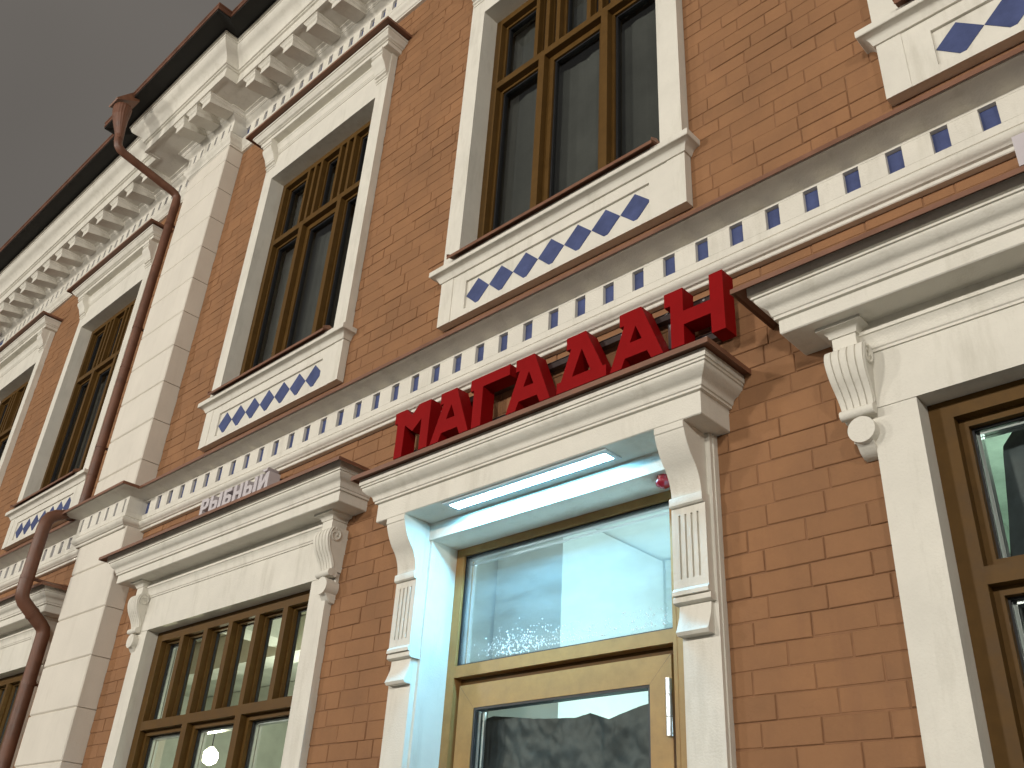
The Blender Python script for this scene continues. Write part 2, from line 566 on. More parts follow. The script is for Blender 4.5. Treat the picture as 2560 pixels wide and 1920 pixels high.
while True:
    xr_ = -1.833 - 0.18 * k
    k += 1
    if xr_ > 1.3: continue
    if xr_ < -13.6: break
    if XL - 0.15 < xr_ - 0.06 < XR + 0.10: continue
    add('block', blockme, STUCCO, string, loc=(xr_, 0, 0))
for i in range(5):
    add('block', blockme, STUCCO, string, loc=(XR - 0.03 - 0.155 * i, -E1, 0))
for a_, b_ in ((XR - 0.002, XR + 0.0525), (XL - 0.0525, XL + 0.002)):
    cb = MB(); cb.box(a_, b_, 0.0, E1 + 0.0525, 4.1365, 4.2495)
    add('corner_block', cb, STUCCO, string)

# eaves -----------------------------------------------------------------
E2 = 0.135
XE = -7.145
pathe = [(-17.0, 0.0), (XL, 0.0), (XL, -E2), (XE, -E2), (XE, 0.0), (3.2, 0.0)]
prof = [(-0.02, 8.118), (0.026, 8.118), (0.028, 8.134), (0.034, 8.136)] + spline([(0.038, 8.142), (0.046, 8.165), (0.066, 8.190), (0.070, 8.215)], 3) + [(0.074, 8.218), (0.074, 8.240), (0.030, 8.242), (0.030, 8.396), (0.054, 8.398)] + spline([(0.056, 8.404), (0.066, 8.414), (0.092, 8.428), (0.112, 8.446)], 3) + [(0.118, 8.448), (0.118, 8.458), (0.126, 8.462)] + spline([(0.128, 8.466), (0.134, 8.474), (0.150, 8.480)], 2) + [(0.160, 8.482), (0.160, 8.4925), (0.388, 8.4930), (0.390, 8.488), (0.420, 8.486), (0.420, 8.606), (0.438, 8.609), (0.440, 8.620), (0.456, 8.622)] + spline([(0.458, 8.632), (0.468, 8.672), (0.500, 8.712), (0.545, 8.740), (0.572, 8.772), (0.576, 8.792)], 4) + [(0.584, 8.794), (0.584, 8.822), (0.600, 8.824), (0.600, 8.842), (-0.02, 8.845)]
s = MB(); s.sweep(pathe, prof)
eaves = add('eaves_cornice', s, STUCCO, BLD, SM)
s = MB(); s.sweep(pathe, [(0.028, 8.244), (0.0335, 8.244), (0.0335, 8.394), (0.028, 8.394)])
add('blue_band', s, BLUE, eaves)
mp_ = MB()
mp_.poly([(0.05, 8.455), (0.13, 8.436), (0.372, 8.385), (0.376, 8.389), (0.376, 8.452), (0.05, 8.470)], [], -0.076, 0.076, 'oz')
mp_.sweep([(-0.076, -0.12), (-0.076, -0.376), (0.076, -0.376), (0.076, -0.12)], [(-0.02, 8.448), (0.004, 8.448), (0.005, 8.456), (0.012, 8.460), (0.016, 8.470), (0.026, 8.478), (0.029, 8.480), (0.029, 8.4935), (-0.02, 8.4935)])
modme = mp_.mesh('modillion', STUCCO)
mods = [(-5.891 + 0.3766 * i, 0) for i in range(0, 19)] + [(-6.263, 0), (-6.521, 0)] + [(-7.112, 1), (-7.377, 1), (-7.634, 1)] + [(-8.627 - 0.3766 * i, 0) for i in range(0, 19)]
for (x, r) in mods:
    add('modillion', modme, STUCCO, eaves, loc=(x, -E2 * r, 0))
mp_ = MB(); mp_.cbox(-0.096, 0.0, 0.024, 0.056, 8.262, 8.3975, 0.001)
dme = mp_.mesh('dentil', STUCCO)
x = 0.9448
while x > -13.4:
    if not (XL - 0.12 < x - 0.05 < XE + 0.12):
        add('dentil', dme, STUCCO, eaves, loc=(x, 0, 0))
    x -= 0.1538
for i in range(6): add('dentil', dme, STUCCO, eaves, loc=(XE - 0.03 - 0.140 * i, -E2, 0))
for a_, b_ in ((XE - 0.002, XE + 0.056), (XL - 0.056, XL + 0.002)):
    cb = MB(); cb.box(a_, b_, 0.0, E2 + 0.056, 8.262, 8.3975)
    add('corner_block', cb, STUCCO, eaves)
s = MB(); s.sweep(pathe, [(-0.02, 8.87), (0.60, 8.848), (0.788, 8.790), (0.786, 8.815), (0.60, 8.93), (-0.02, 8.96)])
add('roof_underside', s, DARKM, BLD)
s = MB(); s.sweep(pathe, [(0.780, 8.812), (0.794, 8.812), (0.798, 8.83), (0.792, 8.862), (0.802, 8.868), (0.802, 8.882), (0.788, 8.888), (0.60, 8.962), (0.60, 8.952), (0.778, 8.866)])
add('gutter_edge', s, PIPEM, BLD)
s = MB()
s.quad((-17, -0.62, 8.955), (3.2, -0.62, 8.955), (3.2, 5.5, 11.6), (-17, 5.5, 11.6))
s.quad((3.2, 5.5, 11.6), (-17, 5.5, 11.6), (-17, 11.0, 8.955), (3.2, 11.0, 8.955))
s.quad((3.2, -0.62, 8.955), (3.2, 11, 8.955), (3.2, 5.5, 11.6))
s.quad((-17, 11, 8.955), (-17, -0.62, 8.955), (-17, 5.5, 11.6))
add('roof', s, BROWN, BLD)
s = MB()
s.box(-17.0, -16.7, -11, -0.31, 0, 8.8); s.box(2.9, 3.2, -11, -0.31, 0, 8.8); s.box(-16.69, 2.89, -11, -10.7, 0, 8.8)
add('rear_walls', s, MORTAR, BLD)
s = MB(); s.box(-16.69, 2.89, -10.69, -0.305, 3.75, 4.5); add('floor_slab', s, ROOMD, BLD)

# ------------------------------------------------------------------ upper windows
def upper_window(c):
    w = MB()
    w.slab([-0.88, 0.88], [4.93, 7.410], [(-0.745, 0.745, 4.5, 7.22)], -0.28, 0.06)
    w.box(-0.88, 0.88, 0.0, 0.0555, 7.411, 7.660)
    win = add('window', w, STUCCO, BLD)
    h = MB()
    h.hood(0.80, 0.02, [(-0.01, 7.642), (0.144, 7.642), (0.147, 7.645), (0.147, 7.676), (0.160, 7.679), (0.160, 7.689), (0.176, 7.692), (0.184, 7.700)] + spline([(0.186, 7.706), (0.196, 7.716), (0.206, 7.730)], 3) + [(0.214, 7.732), (0.214, 7.752), (-0.01, 7.753)])
    hd = add('hood', h, STUCCO, win, SM)
    h = MB(); h.hood(0.80, 0.02, [(-0.01, 7.838), (0.258, 7.775), (0.264, 7.772), (0.264, 7.748), (0.261, 7.748), (0.258, 7.760), (-0.01, 7.762)])
    add('hood_drip_edge', h, BROWN, win)
    h = MB()
    h.poly([(0.05, 7.497), (0.062, 7.499), (0.062, 7.512), (0.068, 7.516), (0.068, 7.526), (0.073, 7.530)] + spline([(0.074, 7.536), (0.077, 7.562), (0.088, 7.586)], 3) + [(0.092, 7.588), (0.092, 7.606), (0.076, 7.610), (0.076, 7.641), (0.05, 7.641)], [], -0.735, 0.735, 'oz')
    add('bed_moulding', h, STUCCO, win, SM)
    br = MB()
    pr = [(0.03, 7.360), (0.066, 7.362), (0.066, 7.380), (0.078, 7.384), (0.078, 7.402), (0.070, 7.405), (0.070, 7.414), (0.088, 7.418), (0.088, 7.436), (0.094, 7.44)] + spline([(0.096, 7.450), (0.112, 7.490), (0.140, 7.530), (0.146, 7.560), (0.136, 7.580)], 4) + [(0.150, 7.584), (0.150, 7.600), (0.140, 7.603), (0.157, 7.610), (0.157, 7.6415), (0.03, 7.6415)]
    br.poly(pr, [], -0.07, 0.07, 'oz')
    brm = br.mesh('bracket', STUCCO, SM)
    for sx in (-1, 1): add('bracket', brm, STUCCO, win, loc=(sx * 0.800, 0, 0))
    si = MB()
    si.hood(0.86, 0.03, [(-0.02, 4.838), (0.062, 4.838), (0.066, 4.848)] + spline([(0.068, 4.852), (0.078, 4.870), (0.098, 4.880)], 3) + [(0.110, 4.882), (0.113, 4.886), (0.113, 4.918), (0.108, 4.922), (0.06, 4.936), (-0.02, 4.936)])
    add('sill', si, STUCCO, win, SM)
    d = MB()
    X = 0.752
    d.poly([(-0.08, 4.990), (0.140, 4.936), (0.147, 4.932), (0.147, 4.912), (0.144, 4.912), (0.140, 4.928), (-0.08, 4.982)], [], -X + 0.0, X, 'oz')
    d.poly([(0.055, 4.955), (0.147, 4.932), (0.147, 4.950), (0.10, 4.975)], [], -X - 0.003, -X, 'oz')
    d.poly([(0.055, 4.955), (0.147, 4.932), (0.147, 4.950), (0.10, 4.975)], [], X, X + 0.003, 'oz')
    add('sill_drip_edge', d, BROWN, win)
    a = MB()
    a.slab([-0.88, -0.775, 0.775, 0.88], [4.522, 4.8375], [(-0.665, 0.665, 4.566, 4.766)], -0.01, 0.050)
    a.box(-0.70, 0.70, 0.0, 0.036, 4.55, 4.78)
    a.box(-0.884, -0.778, 0.0, 0.0535, 4.520, 4.8374)
    a.box(0.778, 0.884, 0.0, 0.0535, 4.520, 4.8374)
    add('apron', a, STUCCO, win)
    t = MB()
    t.poly([(-0.0935, 0), (0, -0.0915), (0.0935, 0), (0, 0.0915)], [], 0.034, 0.0395)
    tm = t.mesh('diamond_tile', BLUE)
    for i in range(7): add('diamond_tile', tm, BLUE, win, loc=(0.19 * (i - 3) * 0.9985, 0, 4.660))
    f = MB()
    f.slab([-0.7449, 0.7449], [4.935, 7.2199], [(-0.690, 0.690, 5.03, 7.166)], -0.165, -0.075)
    add('frame', f, WOODM, win)
    b = MB(); b.box(-0.6899, 0.6899, -0.160, -0.0735, 6.500, 6.556); add('transom', b, WOODM, win)
    lo = [(-0.690, -0.292), (-0.240, 0.240), (0.292, 0.690)]
    for sx in (-0.266, 0.266):
        b = MB(); b.box(sx - 0.026, sx + 0.026, -0.160, -0.0725, 5.03, 6.4999); add('mullion', b, WOODM, win)
    for sx in (-0.33, -0.232, -0.134, 0.134, 0.232, 0.33):
        b = MB(); b.box(sx - 0.016, sx + 0.016, -0.150, -0.0745, 6.5561, 7.1661); add('glazing_bar', b, WOODM, win)
    upz = (6.556, 7.166)
    up = [(-0.690, -0.346), (-0.314, -0.248), (-0.216, -0.150), (-0.118, 0.118), (0.150, 0.216), (0.248, 0.314), (0.346, 0.690)]
    sa = MB(); ga = MB()
    def light(x0, x1, z0, z1, wd, sash=True):
        if sash:
            sa.slab([x0 + 0.0005, x1 - 0.0005], [z0 + 0.0005, z1 - 0.0005], [(x0 + wd, x1 - wd, z0 + wd, z1 - wd)], -0.17, -0.118)
        ga.slab([x0 + wd - 0.001, x1 - wd + 0.001], [z0 + wd - 0.001, z1 - wd + 0.001], [(x0 + wd + 0.012, x1 - wd - 0.012, z0 + wd + 0.012, z1 - wd - 0.012)], -0.168, -0.133)
        p = MB(); p.box(x0 + wd - 0.002, x1 - wd + 0.002, -0.153, -0.146, z0 + wd - 0.002, z1 - wd + 0.002)
        add('pane', p, GLASS, win)
    for i, (x0, x1) in enumerate(lo): light(x0, x1, 5.03, 6.50, 0.046 if i == 1 else 0.020)
    for i, (x0, x1) in enumerate(up): light(x0, x1, upz[0], upz[1], 0.020 if i in (0, 3, 6) else 0.006)
    add('sash', sa, WOODM, win)
    add('gasket', ga, GASKET, win)
    bl = MB()
    n = 60
    pr = []
    for i in range(n + 1):
        xx = -0.744 + 1.488 * i / n
        yy = 0.235 + 0.006 * math.sin(i * 0.5) + 0.003 * math.sin(i * 1.3 + 1)
        pr.append((xx, yy))
    for i in range(n):
        (a0, b0), (a1, b1) = pr[i], pr[i + 1]
        bl.quad((a0, b0, 4.94), (a1, b1, 4.94), (a1, b1, 7.219), (a0, b0, 7.219))
    add('blind', bl, BLIND, win, math.radians(80))
    # move the whole window to its axis
    win.location = Vector(win.location) + Vector((c, 0, 0))
    return win
W0 = upper_window(WC[0])
for c in WC[1:]: copy_tree(W0, BLD, c - WC[0])

# ------------------------------------------------------------------ shop windows
def spiral(mb, x, cy, cz, r0, turns, rad, sgn=1):
    pts = []
    for i in range(40):
        t = i / 39
        a = math.pi * 0.5 - sgn * 0 + t * turns * 2 * math.pi
        r = r0 * (1 - 0.78 * t)
        pts.append((x, -(cy + r * math.cos(a)), cz + r * math.sin(a)))
    mb.tube(pts, [rad * (1 - 0.4 * i / 39) for i in range(40)], 6)

def shop_console():
    pr = spline([(0.085, 3.402), (0.118, 3.392), (0.134, 3.360), (0.134, 3.318), (0.120, 3.272), (0.096, 3.232), (0.078, 3.196), (0.070, 3.165)], 4)
    pr = [(-0.01, 3.402)] + pr + [(0.066, 3.150), (-0.01, 3.150)]
    ins = [(o - 0.006 if o > 0.05 else o, z) for o, z in pr]
    c = MB()
    c.poly(ins, [], -0.072, 0.072, 'oz')
    for a, b in ((-0.0735, -0.050), (-0.044, -0.019), (-0.013, 0.012), (0.018, 0.043), (0.049, 0.0735)): c.poly(pr, [], a, b, 'oz')
    # toe roll
    c.tube([(-0.078, -0.072, 3.140), (0.078, -0.072, 3.140)], 0.020, 14)
    c.tube([(-0.074, -0.040, 3.136), (0.074, -0.040, 3.136)], 0.018, 12)
    # drop: disc facing the street over a tapering tail
    pts, seg = [], 22
    c.tube([(0.008, 0.01, 3.066), (0.008, -0.086, 3.066)], [0.050, 0.050], 28)
    c.poly([(-0.01, 2.976), (0.022, 2.978), (0.048, 2.994), (0.070, 3.024), (-0.01, 3.060)], [], -0.022, 0.038, 'oz')
    # backing plate against wall
    c.box(-0.050, 0.050, -0.01, 0.022, 3.05, 3.40)
    for sx in (-1, 1):
        spiral(c, sx * 0.0745, 0.088, 3.352, 0.040, 1.35, 0.0065)
        lo_ = [(sx * 0.0745, -(o - 0.012), z) for o, z in pr[5:-3]]
        c.tube(lo_, 0.005, 6)
    for i_, (a_, b_, d_) in enumerate(c.v):
        k_ = 1.0 if d_ > 3.36 else (0.80 if d_ < 3.16 else 0.80 + 0.20 * (d_ - 3.16) / 0.20)
        if d_ > 3.118: c.v[i_] = (a_ * k_, b_, d_)
    # neck and abacus
    c.box(-0.046, 0.046, -0.01, 0.104, 3.398, 3.458)
    c.sweep([(-0.046, 0.01), (-0.046, -0.104), (0.046, -0.104), (0.046, 0.01)], [(-0.02, 3.450), (0.006, 3.450), (0.010, 3.462), (0.022, 3.474), (0.030, 3.476), (0.042, 3.479), (0.042, 3.493), (-0.02, 3.493)])
    return c.mesh('console', STUCCO, math.radians(38))
CONS = shop_console()

def shop_window(c, fas, cons, zt=3.14, trz=2.49, bars=True, name='shop_window', room=None, sides=True):
    w = MB()
    w.slab([-1.148, 1.148], [0.0, zt - 0.001], [(-0.985, 0.985, 0.95, 4.0)], -0.28, 0.045)
    win = add(name, w, STUCCO, BLD)
    l = MB()
    l.box(-1.1485, 1.1485, -0.28, 0.0465, zt + 0.001, 3.345)
    l.box(-1.1475, 1.1475, 0.0, 0.0450, 3.345, 3.492)
    add('lintel', l, STUCCO, win)
    h = MB()
    h.poly([(0.03, 3.372), (0.052, 3.374), (0.052, 3.384), (0.057, 3.388)] + spline([(0.058, 3.394), (0.062, 3.420), (0.074, 3.440)], 3) + [(0.080, 3.442), (0.080, 3.456), (0.070, 3.458), (0.070, 3.4915), (0.03, 3.4915)], [], -cons + 0.04, cons - 0.04, 'oz')
    add('bed_moulding', h, STUCCO, win, SM)
    h = MB()
    b0 = fas - 0.2
    h.hood(b0 + 0.02, 0.02, [(-0.01, 3.4915), (0.196, 3.4915), (0.200, 3.4955), (0.200, 3.552), (0.213, 3.554), (0.213, 3.567), (0.218, 3.570)] + spline([(0.220, 3.576), (0.228, 3.598), (0.248, 3.612), (0.262, 3.630), (0.264, 3.640)], 4) + [(0.272, 3.642), (0.272, 3.652), (0.281, 3.655), (0.281, 3.700), (-0.01, 3.701)])
    add('hood', h, STUCCO, win, SM)
    h = MB(); h.hood(b0 + 0.02, 0.02, [(-0.01, 3.805), (0.320, 3.690), (0.328, 3.685), (0.328, 3.664), (0.325, 3.664), (0.320, 3.676), (0.284, 3.694), (0.270, 3.7012), (-0.01, 3.7012)])
    add('hood_drip_edge', h, BROWN, win)
    for sx in (-1, 1): add('console', CONS, STUCCO, win, loc=(sx * cons, 0, 0))
    f = MB()
    tb, tt = trz - 0.029, trz + 0.029
    f.slab([-0.9849, 0.9849], [0.951, zt - 0.0005], [(-0.905, 0.905, 1.03, zt - 0.068)], -0.165, -0.045)
    add('frame', f, WOODM, win)
    b = MB(); b.box(-0.9049, 0.9049, -0.150, -0.0435, tb, tt); add('transom', b, WOODM, win)
    for sx in (-0.312, 0.312):
        b = MB(); b.box(sx - 0.032, sx + 0.032, -0.150, -0.0425, 1.03, tb - 0.0002); add('mullion', b, WOODM, win)
    bx = [-0.618, -0.309, 0.0, 0.309, 0.618] if bars else [0.0]
    for sx in bx:
        b = MB(); b.box(sx - 0.024, sx + 0.024, -0.145, -0.0440, tt + 0.0002, zt - 0.0683); add('glazing_bar', b, WOODM, win)
    sa, ga, sp = MB(), MB(), MB()
    def light(x0, x1, z0, z1, wd, bright=True):
        sa.slab([x0 + 0.0005, x1 - 0.0005], [z0 + 0.0005, z1 - 0.0005], [(x0 + wd, x1 - wd, z0 + wd, z1 - wd)], -0.135, -0.085)
        ga.slab([x0 + wd - 0.001, x1 - wd + 0.001], [z0 + wd - 0.001, z1 - wd + 0.001], [(x0 + wd + 0.008, x1 - wd - 0.008, z0 + wd + 0.008, z1 - wd - 0.008)], -0.128, -0.112)
        for dd in (0.0, 0.024) if bright else ():
            sp.box(x0 + wd + 0.0085, x0 + wd + 0.020, -0.146 - dd, -0.128 - dd, z0 + wd, z1 - wd)
            sp.box(x0 + wd, x1 - wd, -0.146 - dd, -0.128 - dd, z1 - wd - 0.020, z1 - wd - 0.0085)
        p = MB(); p.box(x0 + wd - 0.002, x1 - wd + 0.002, -0.126, -0.120, z0 + wd - 0.002, z1 - wd + 0.002)
        add('pane', p, GLASSG, win)
    e = [-0.905] + [q for sx in bx for q in (sx - 0.024, sx + 0.024)] + [0.905]
    for i in range(0, len(e), 2): light(e[i], e[i + 1], tt, zt - 0.068, 0.014 if bars else 0.030, bright=(i == 0 or not bars))
    for x0, x1 in ((-0.905, -0.344), (-0.280, 0.280), (0.344, 0.905)): light(x0, x1, 1.03, tb, 0.030)
    add('sash', sa, WOODM, win)
    add('gasket', ga, GASKET, win)
    add('glass_spacer', sp, SILVER, win)
    sl = MB(); sl.poly([(-0.06, 0.985), (0.07, 0.955), (0.07, 0.935), (-0.06, 0.93)], [], -1.0, 1.0, 'oz'); add('sill_drip_edge', sl, BROWN, win)
    win.location = Vector(win.location) + Vector((c, 0, 0))
    return win
shop_window(GC[0], 1.388, 1.185, 3.150, 2.518, bars=False)
shop_window(GC[1], 1.352, 1.138, 3.130, 2.489)
shop_window(GC[2], 1.352, 1.138, 3.130, 2.489)

# ------------------------------------------------------------------ doorway
w = MB()
w.slab([-0.9375, 0.9375], [0.0, 3.262], [(-0.775, 0.775, -1, 3.262)], -0.30, 0.050)
w.box(-0.9425, -0.915, 0.0, 0.030, 0.0, 3.262); w.box(0.915, 0.9425, 0.0, 0.030, 0.0, 3.262)
w.box(-0.77499, -0.757, -0.29, 0.020, 0.0, 3.1719)
w.box(0.757, 0.77499, -0.29, 0.020, 0.0, 3.1719)
door = add('doorway', w, STUCCO, BLD)
l = MB(); l.box(-0.7749, 0.7749, -0.30, 0.030, 3.172, 3.2635); add('lintel', l, STUCCO, door)
h = MB()
h.hood(0.815, 0.02, [(-0.01, 3.2645), (0.206, 3.2645), (0.210, 3.268), (0.210, 3.366), (0.224, 3.368), (0.224, 3.378), (0.230, 3.381)] + spline([(0.232, 3.386), (0.238, 3.404), (0.258, 3.418), (0.276, 3.436), (0.279, 3.450)], 4) + [(0.286, 3.452), (0.286, 3.462), (0.293, 3.464), (0.293, 3.497), (-0.01, 3.498)])
add('hood', h, STUCCO, door, SM)
h = MB(); h.hood(0.815, 0.02, [(-0.01, 3.575), (0.320, 3.520), (0.328, 3.516), (0.328, 3.492), (0.325, 3.492), (0.321, 3.503), (-0.01, 3.505)])
add('hood_drip_edge', h, BROWN, door)
pr = [(0.02, 3.2640), (0.208, 3.2640), (0.208, 3.236), (0.203, 3.232)] + spline([(0.202, 3.224), (0.186, 3.180), (0.160, 3.135), (0.128, 3.095), (0.108, 3.055), (0.098, 3.015), (0.097, 2.995)], 4) + [(0.02, 2.995)]
c = MB()
c.poly(pr, [], -0.070, 0.070, 'oz')
c.poly([(0.02, 2.992), (0.102, 2.992), (0.106, 2.986), (0.106, 2.958), (0.098, 2.952), (0.02, 2.952)], [], -0.077, 0.077, 'oz')
# fluted panel: five raised fillets over a sunk back
c.box(-0.078, 0.078, 0.02, 0.078, 2.622, 2.9515)
fl = [(-0.046, -0.037), (-0.018, -0.009), (0.010, 0.019), (0.038, 0.047)]
c.slab([-0.0785, 0.0785], [2.625, 2.951], [(a, b, 2.66, 2.920) for a, b in fl], 0.03, 0.088)
c.poly([(0.02, 2.6245), (0.088, 2.6245), (0.098, 2.612), (0.098, 2.596), (0.02, 2.596)], [], -0.080, 0.080, 'oz')
c.poly([(0.02, 2.5955), (0.082, 2.5955), (0.088, 2.590), (0.088, 2.572), (0.076, 2.566), (0.02, 2.566)], [], -0.084, 0.084, 'oz')
c.poly([(0.02, 2.5655), (0.064, 2.5655), (0.070, 2.52), (0.090, 2.470), (0.096, 2.458), (0.086, 2.446), (0.02, 2.446)], [], -0.070, 0.070, 'oz')
cm = c.mesh('door_console', STUCCO, SM)
for sx in (-1, 1): add('console', cm, STUCCO, door, loc=(sx * 0.846, 0, 0))
# frame
f = MB()
f.slab([-0.7569, 0.7569], [0.0, 3.1719], [(-0.703, 0.587, 0.02, 2.506), (-0.703, 0.587, 2.562, 3.132)], -0.235, -0.160)
f.box(0.600, 0.606, -0.2, -0.1585, 0.0, 3.131)
frame = add('frame', f, DOORM, door)
s = MB(); s.slab([-0.668, 0.567], [0.03, 2.466], [(-0.562, 0.459, 0.2, 2.356)], -0.232, -0.172)
s.box(-0.5665, -0.5655, -0.19, -0.17, 2.36, 2.3605)
leaf = add('door_leaf', s, DOORM, door)
s = MB(); s.slab([-0.702, 0.586], [0.03, 2.505], [(-0.672, 0.571, 0.03, 2.470)], -0.234, -0.212)
add('rebate', s, WOODM, door)  # darker frame brown puts the shade of this unlit recess into the colour
s = MB()
for x0_, x1_ in ((-0.668, -0.562), (0.567, 0.459)):
    s.v += [(x0_, 0.1716, 2.466), (x0_ + (0.001 if x0_ < 0 else -0.001), 0.1716, 2.4668), (x1_, 0.1716, 2.357), (x1_, 0.1716, 2.356), ]
    n_ = len(s.v); s.f.append((n_ - 4, n_ - 3, n_ - 2, n_ - 1))
add('mitre_seam', s, GASKET, leaf)
s = MB(); s.slab([-0.563, 0.460], [0.199, 2.357], [(-0.551, 0.448, 0.211, 2.345)], -0.226, -0.176)
s.slab([-0.7025, 0.5865], [2.5625, 3.1315], [(-0.693, 0.577, 2.572, 3.122)], -0.215, -0.176)
add('gasket', s, GASKET, door)
s = MB()
for dd in (0, 0.016):
    s.box(-0.690 + dd * 1.1, -0.680 + dd * 1.1, -0.204 - dd, -0.192 - dd, 2.572, 3.121); s.box(-0.690, 0.575, -0.204 - dd, -0.192 - dd, 3.106 - dd * 1.2, 3.116 - dd * 1.2)
    s.box(-0.549 + dd * 1.1, -0.540 + dd * 1.1, -0.208 - dd, -0.196 - dd, 0.21, 2.340)
add('glass_spacer', s, SILVER, door)
p = MB(); p.box(-0.694, 0.578, -0.188, -0.182, 2.571, 3.123); add('transom_pane', p, GLASSD, door)
p = MB(); p.box(-0.552, 0.449, -0.194, -0.188, 0.21, 2.346); add('door_pane', p, GLASSG, door)
s = MB()
for z0, z1 in ((2.148, 2.218), (2.221, 2.302), (2.305, 2.366)): s.tube([(0.560, -(-0.158), z0), (0.560, -(-0.158), z1)], 0.0125, 14)
add('hinge', s, SILVER, door, SM)
s = MB(); s.box(-0.50, -0.47, -0.15, -0.13, 0.9, 1.5); s.box(-0.495, -0.475, -0.172, -0.15, 0.95, 0.98); s.box(-0.495, -0.475, -0.172, -0.15, 1.42, 1.45)
add('door_handle', s, SILVER, door)
door.location = Vector(door.location) + Vector((DC, 0, 0))
# droplets at the foot of the transom pane
s = MB()
for i in range(620):
    t = random.random()
    xx = -0.44 + 0.99 * t
    hh = 0.02 + 0.11 * random.random() ** 2 * (1.0 if t < 0.35 else 0.75)
    if random.random() < 0.5:
        xx = random.gauss(-0.30, 0.12); hh = abs(random.gauss(0.03, 0.045)) + 0.008
    if not (-0.68 < xx < 0.57) or hh > 0.3: continue
    r = random.uniform(0.0014, 0.0042) * (1.5 if random.random() < 0.1 else 1)
    X, Y, Z = DC + xx, 0.1805, 2.572 + hh
    n = len(s.v)
    s.v += [(X - r, Y, Z), (X + r, Y, Z), (X, Y, Z + r), (X, Y, Z - r * 1.4), (X, Y - r, Z)]
    s.f += [(n, n + 3, n + 4), (n + 3, n + 1, n + 4), (n + 1, n + 2, n + 4), (n + 2, n, n + 4)]
add('condensation_drops', s, FOAM, kind='stuff')

# ------------------------------------------------------------------ rooms behind the shop windows
def room(name, x0, x1, depth, mat_, beams=()):
    r = MB()
    y0, y1, z1 = 0.30, depth, 3.62
    r.quad((x0, y0, 0), (x1, y0, 0), (x1, y1, 0), (x0, y1, 0))
    r.quad((x0, y0, z1), (x1, y0, z1), (x1, y1, z1), (x0, y1, z1))
    r.quad((x0, y0, 0), (x0, y1, 0), (x0, y1, z1), (x0, y0, z1))
    r.quad((x1, y0, 0), (x1, y1, 0), (x1, y1, z1), (x1, y0, z1))
    r.quad((x0, y1, 0), (x1, y1, 0), (x1, y1, z1), (x0, y1, z1))
    for b in beams: r.box(*b)
    return add(name, r, mat_, BLD)
room('shop_room', -11.0, -4.02, 4.6, ROOMM, [(-10.9, -4.1, -1.6, -1.35, 3.32, 3.61), (-10.9, -4.1, -3.1, -2.85, 3.32, 3.61), (-7.0, -6.7, -4.5, -0.31, 3.38, 3.6)])
room('entrance_room', -3.98, -1.52, 3.2, ROOMD, [(-3.95, -3.42, -1.9, -0.9, 0.0, 3.6), (-3.4, -1.6, -2.2, -1.9, 3.2, 3.6)])
room('right_room', -1.48, 2.8, 2.6, ROOMG)

t = empty('pendant_lamp', (-6.62, 0.72, 3.6), 'warm glowing bulb hanging inside the barred shop window', 'pendant lamp')
s = MB(); s.tube([(-6.62, 0.72, 3.61), (-6.62, 0.72, 2.46)], 0.004, 8); add('cable', s, GASKET, t)
s = MB(); s.tube([(-6.62, 0.72, 2.47), (-6.62, 0.72, 2.455), (-6.62, 0.72, 2.435), (-6.62, 0.72, 2.40), (-6.62, 0.72, 2.365), (-6.62, 0.72, 2.345)], [0.012, 0.030, 0.050, 0.060, 0.046, 0.012], 20); add('bulb', s, BULB, t, math.radians(80))
lamp('pendant_light', (-6.62, 0.72, 2.26), 22, (1.0, 0.93, 0.66), 0.05)
lamp('shop_room_light', (-6.2, 2.2, 2.3), 150, (1.0, 1.0, 0.90), 0.20)
lamp('entrance_room_light', (-2.2, 1.4, 2.2), 90, (0.62, 0.90, 1.0), 0.22)
lamp('right_room_light', (-0.6, 1.2, 2.6), 45, (0.75, 1.0, 0.85), 0.2)

# crumpled dark film behind the door glass
def film(name, x0, x1, zfun, zb, y, label, amp=0.05):
    nx, nz_ = 110, 150
    s = MB()
    for i in range(nx + 1):
        X = x0 + (x1 - x0) * i / nx
        zt = zfun(i / nx)
        for k in range(nz_ + 1):
            v = k / nz_
            Z = zb + (zt - zb) * v
            u = i / nx
            q = Vector((u * 6.0, v * 11.0 + u * 2, 3.1))
            a = NOISE(q) * 1.1 + (0.5 - abs(NOISE(q * 2.3 + Vector((5, 1, 0))))) * 0.8 + (0.5 - abs(NOISE(q * 5.1))) * 0.35
            s.v.append((X, y + amp * a * 0.5, Z))
    for i in range(nx):
        for k in range(nz_):
            p = i * (nz_ + 1) + k
            s.f.append((p, p + nz_ + 1, p + nz_ + 2, p + 1))
    o = add(name, s, FILM, None, math.radians(60))
    o['label'] = label; o['category'] = 'plastic sheet'
    return o
def ztop(u):
    pts = [(0, 2.318), (0.06, 2.335), (0.30, 2.300), (0.52, 2.285), (0.60, 2.298), (0.70, 2.262), (0.84, 2.300), (1.0, 2.335)]
    for (a, za), (b, zb_) in zip(pts, pts[1:]):
        if a <= u <= b: return za + (zb_ - za) * (u - a) / (b - a)
    return 2.3
film('plastic_sheet', DC - 0.60, DC + 0.50, ztop, 0.15, 0.275, 'dark crumpled plastic sheet hung inside the door glass', 0.026)
s = MB()
nx, nz_ = 50, 60
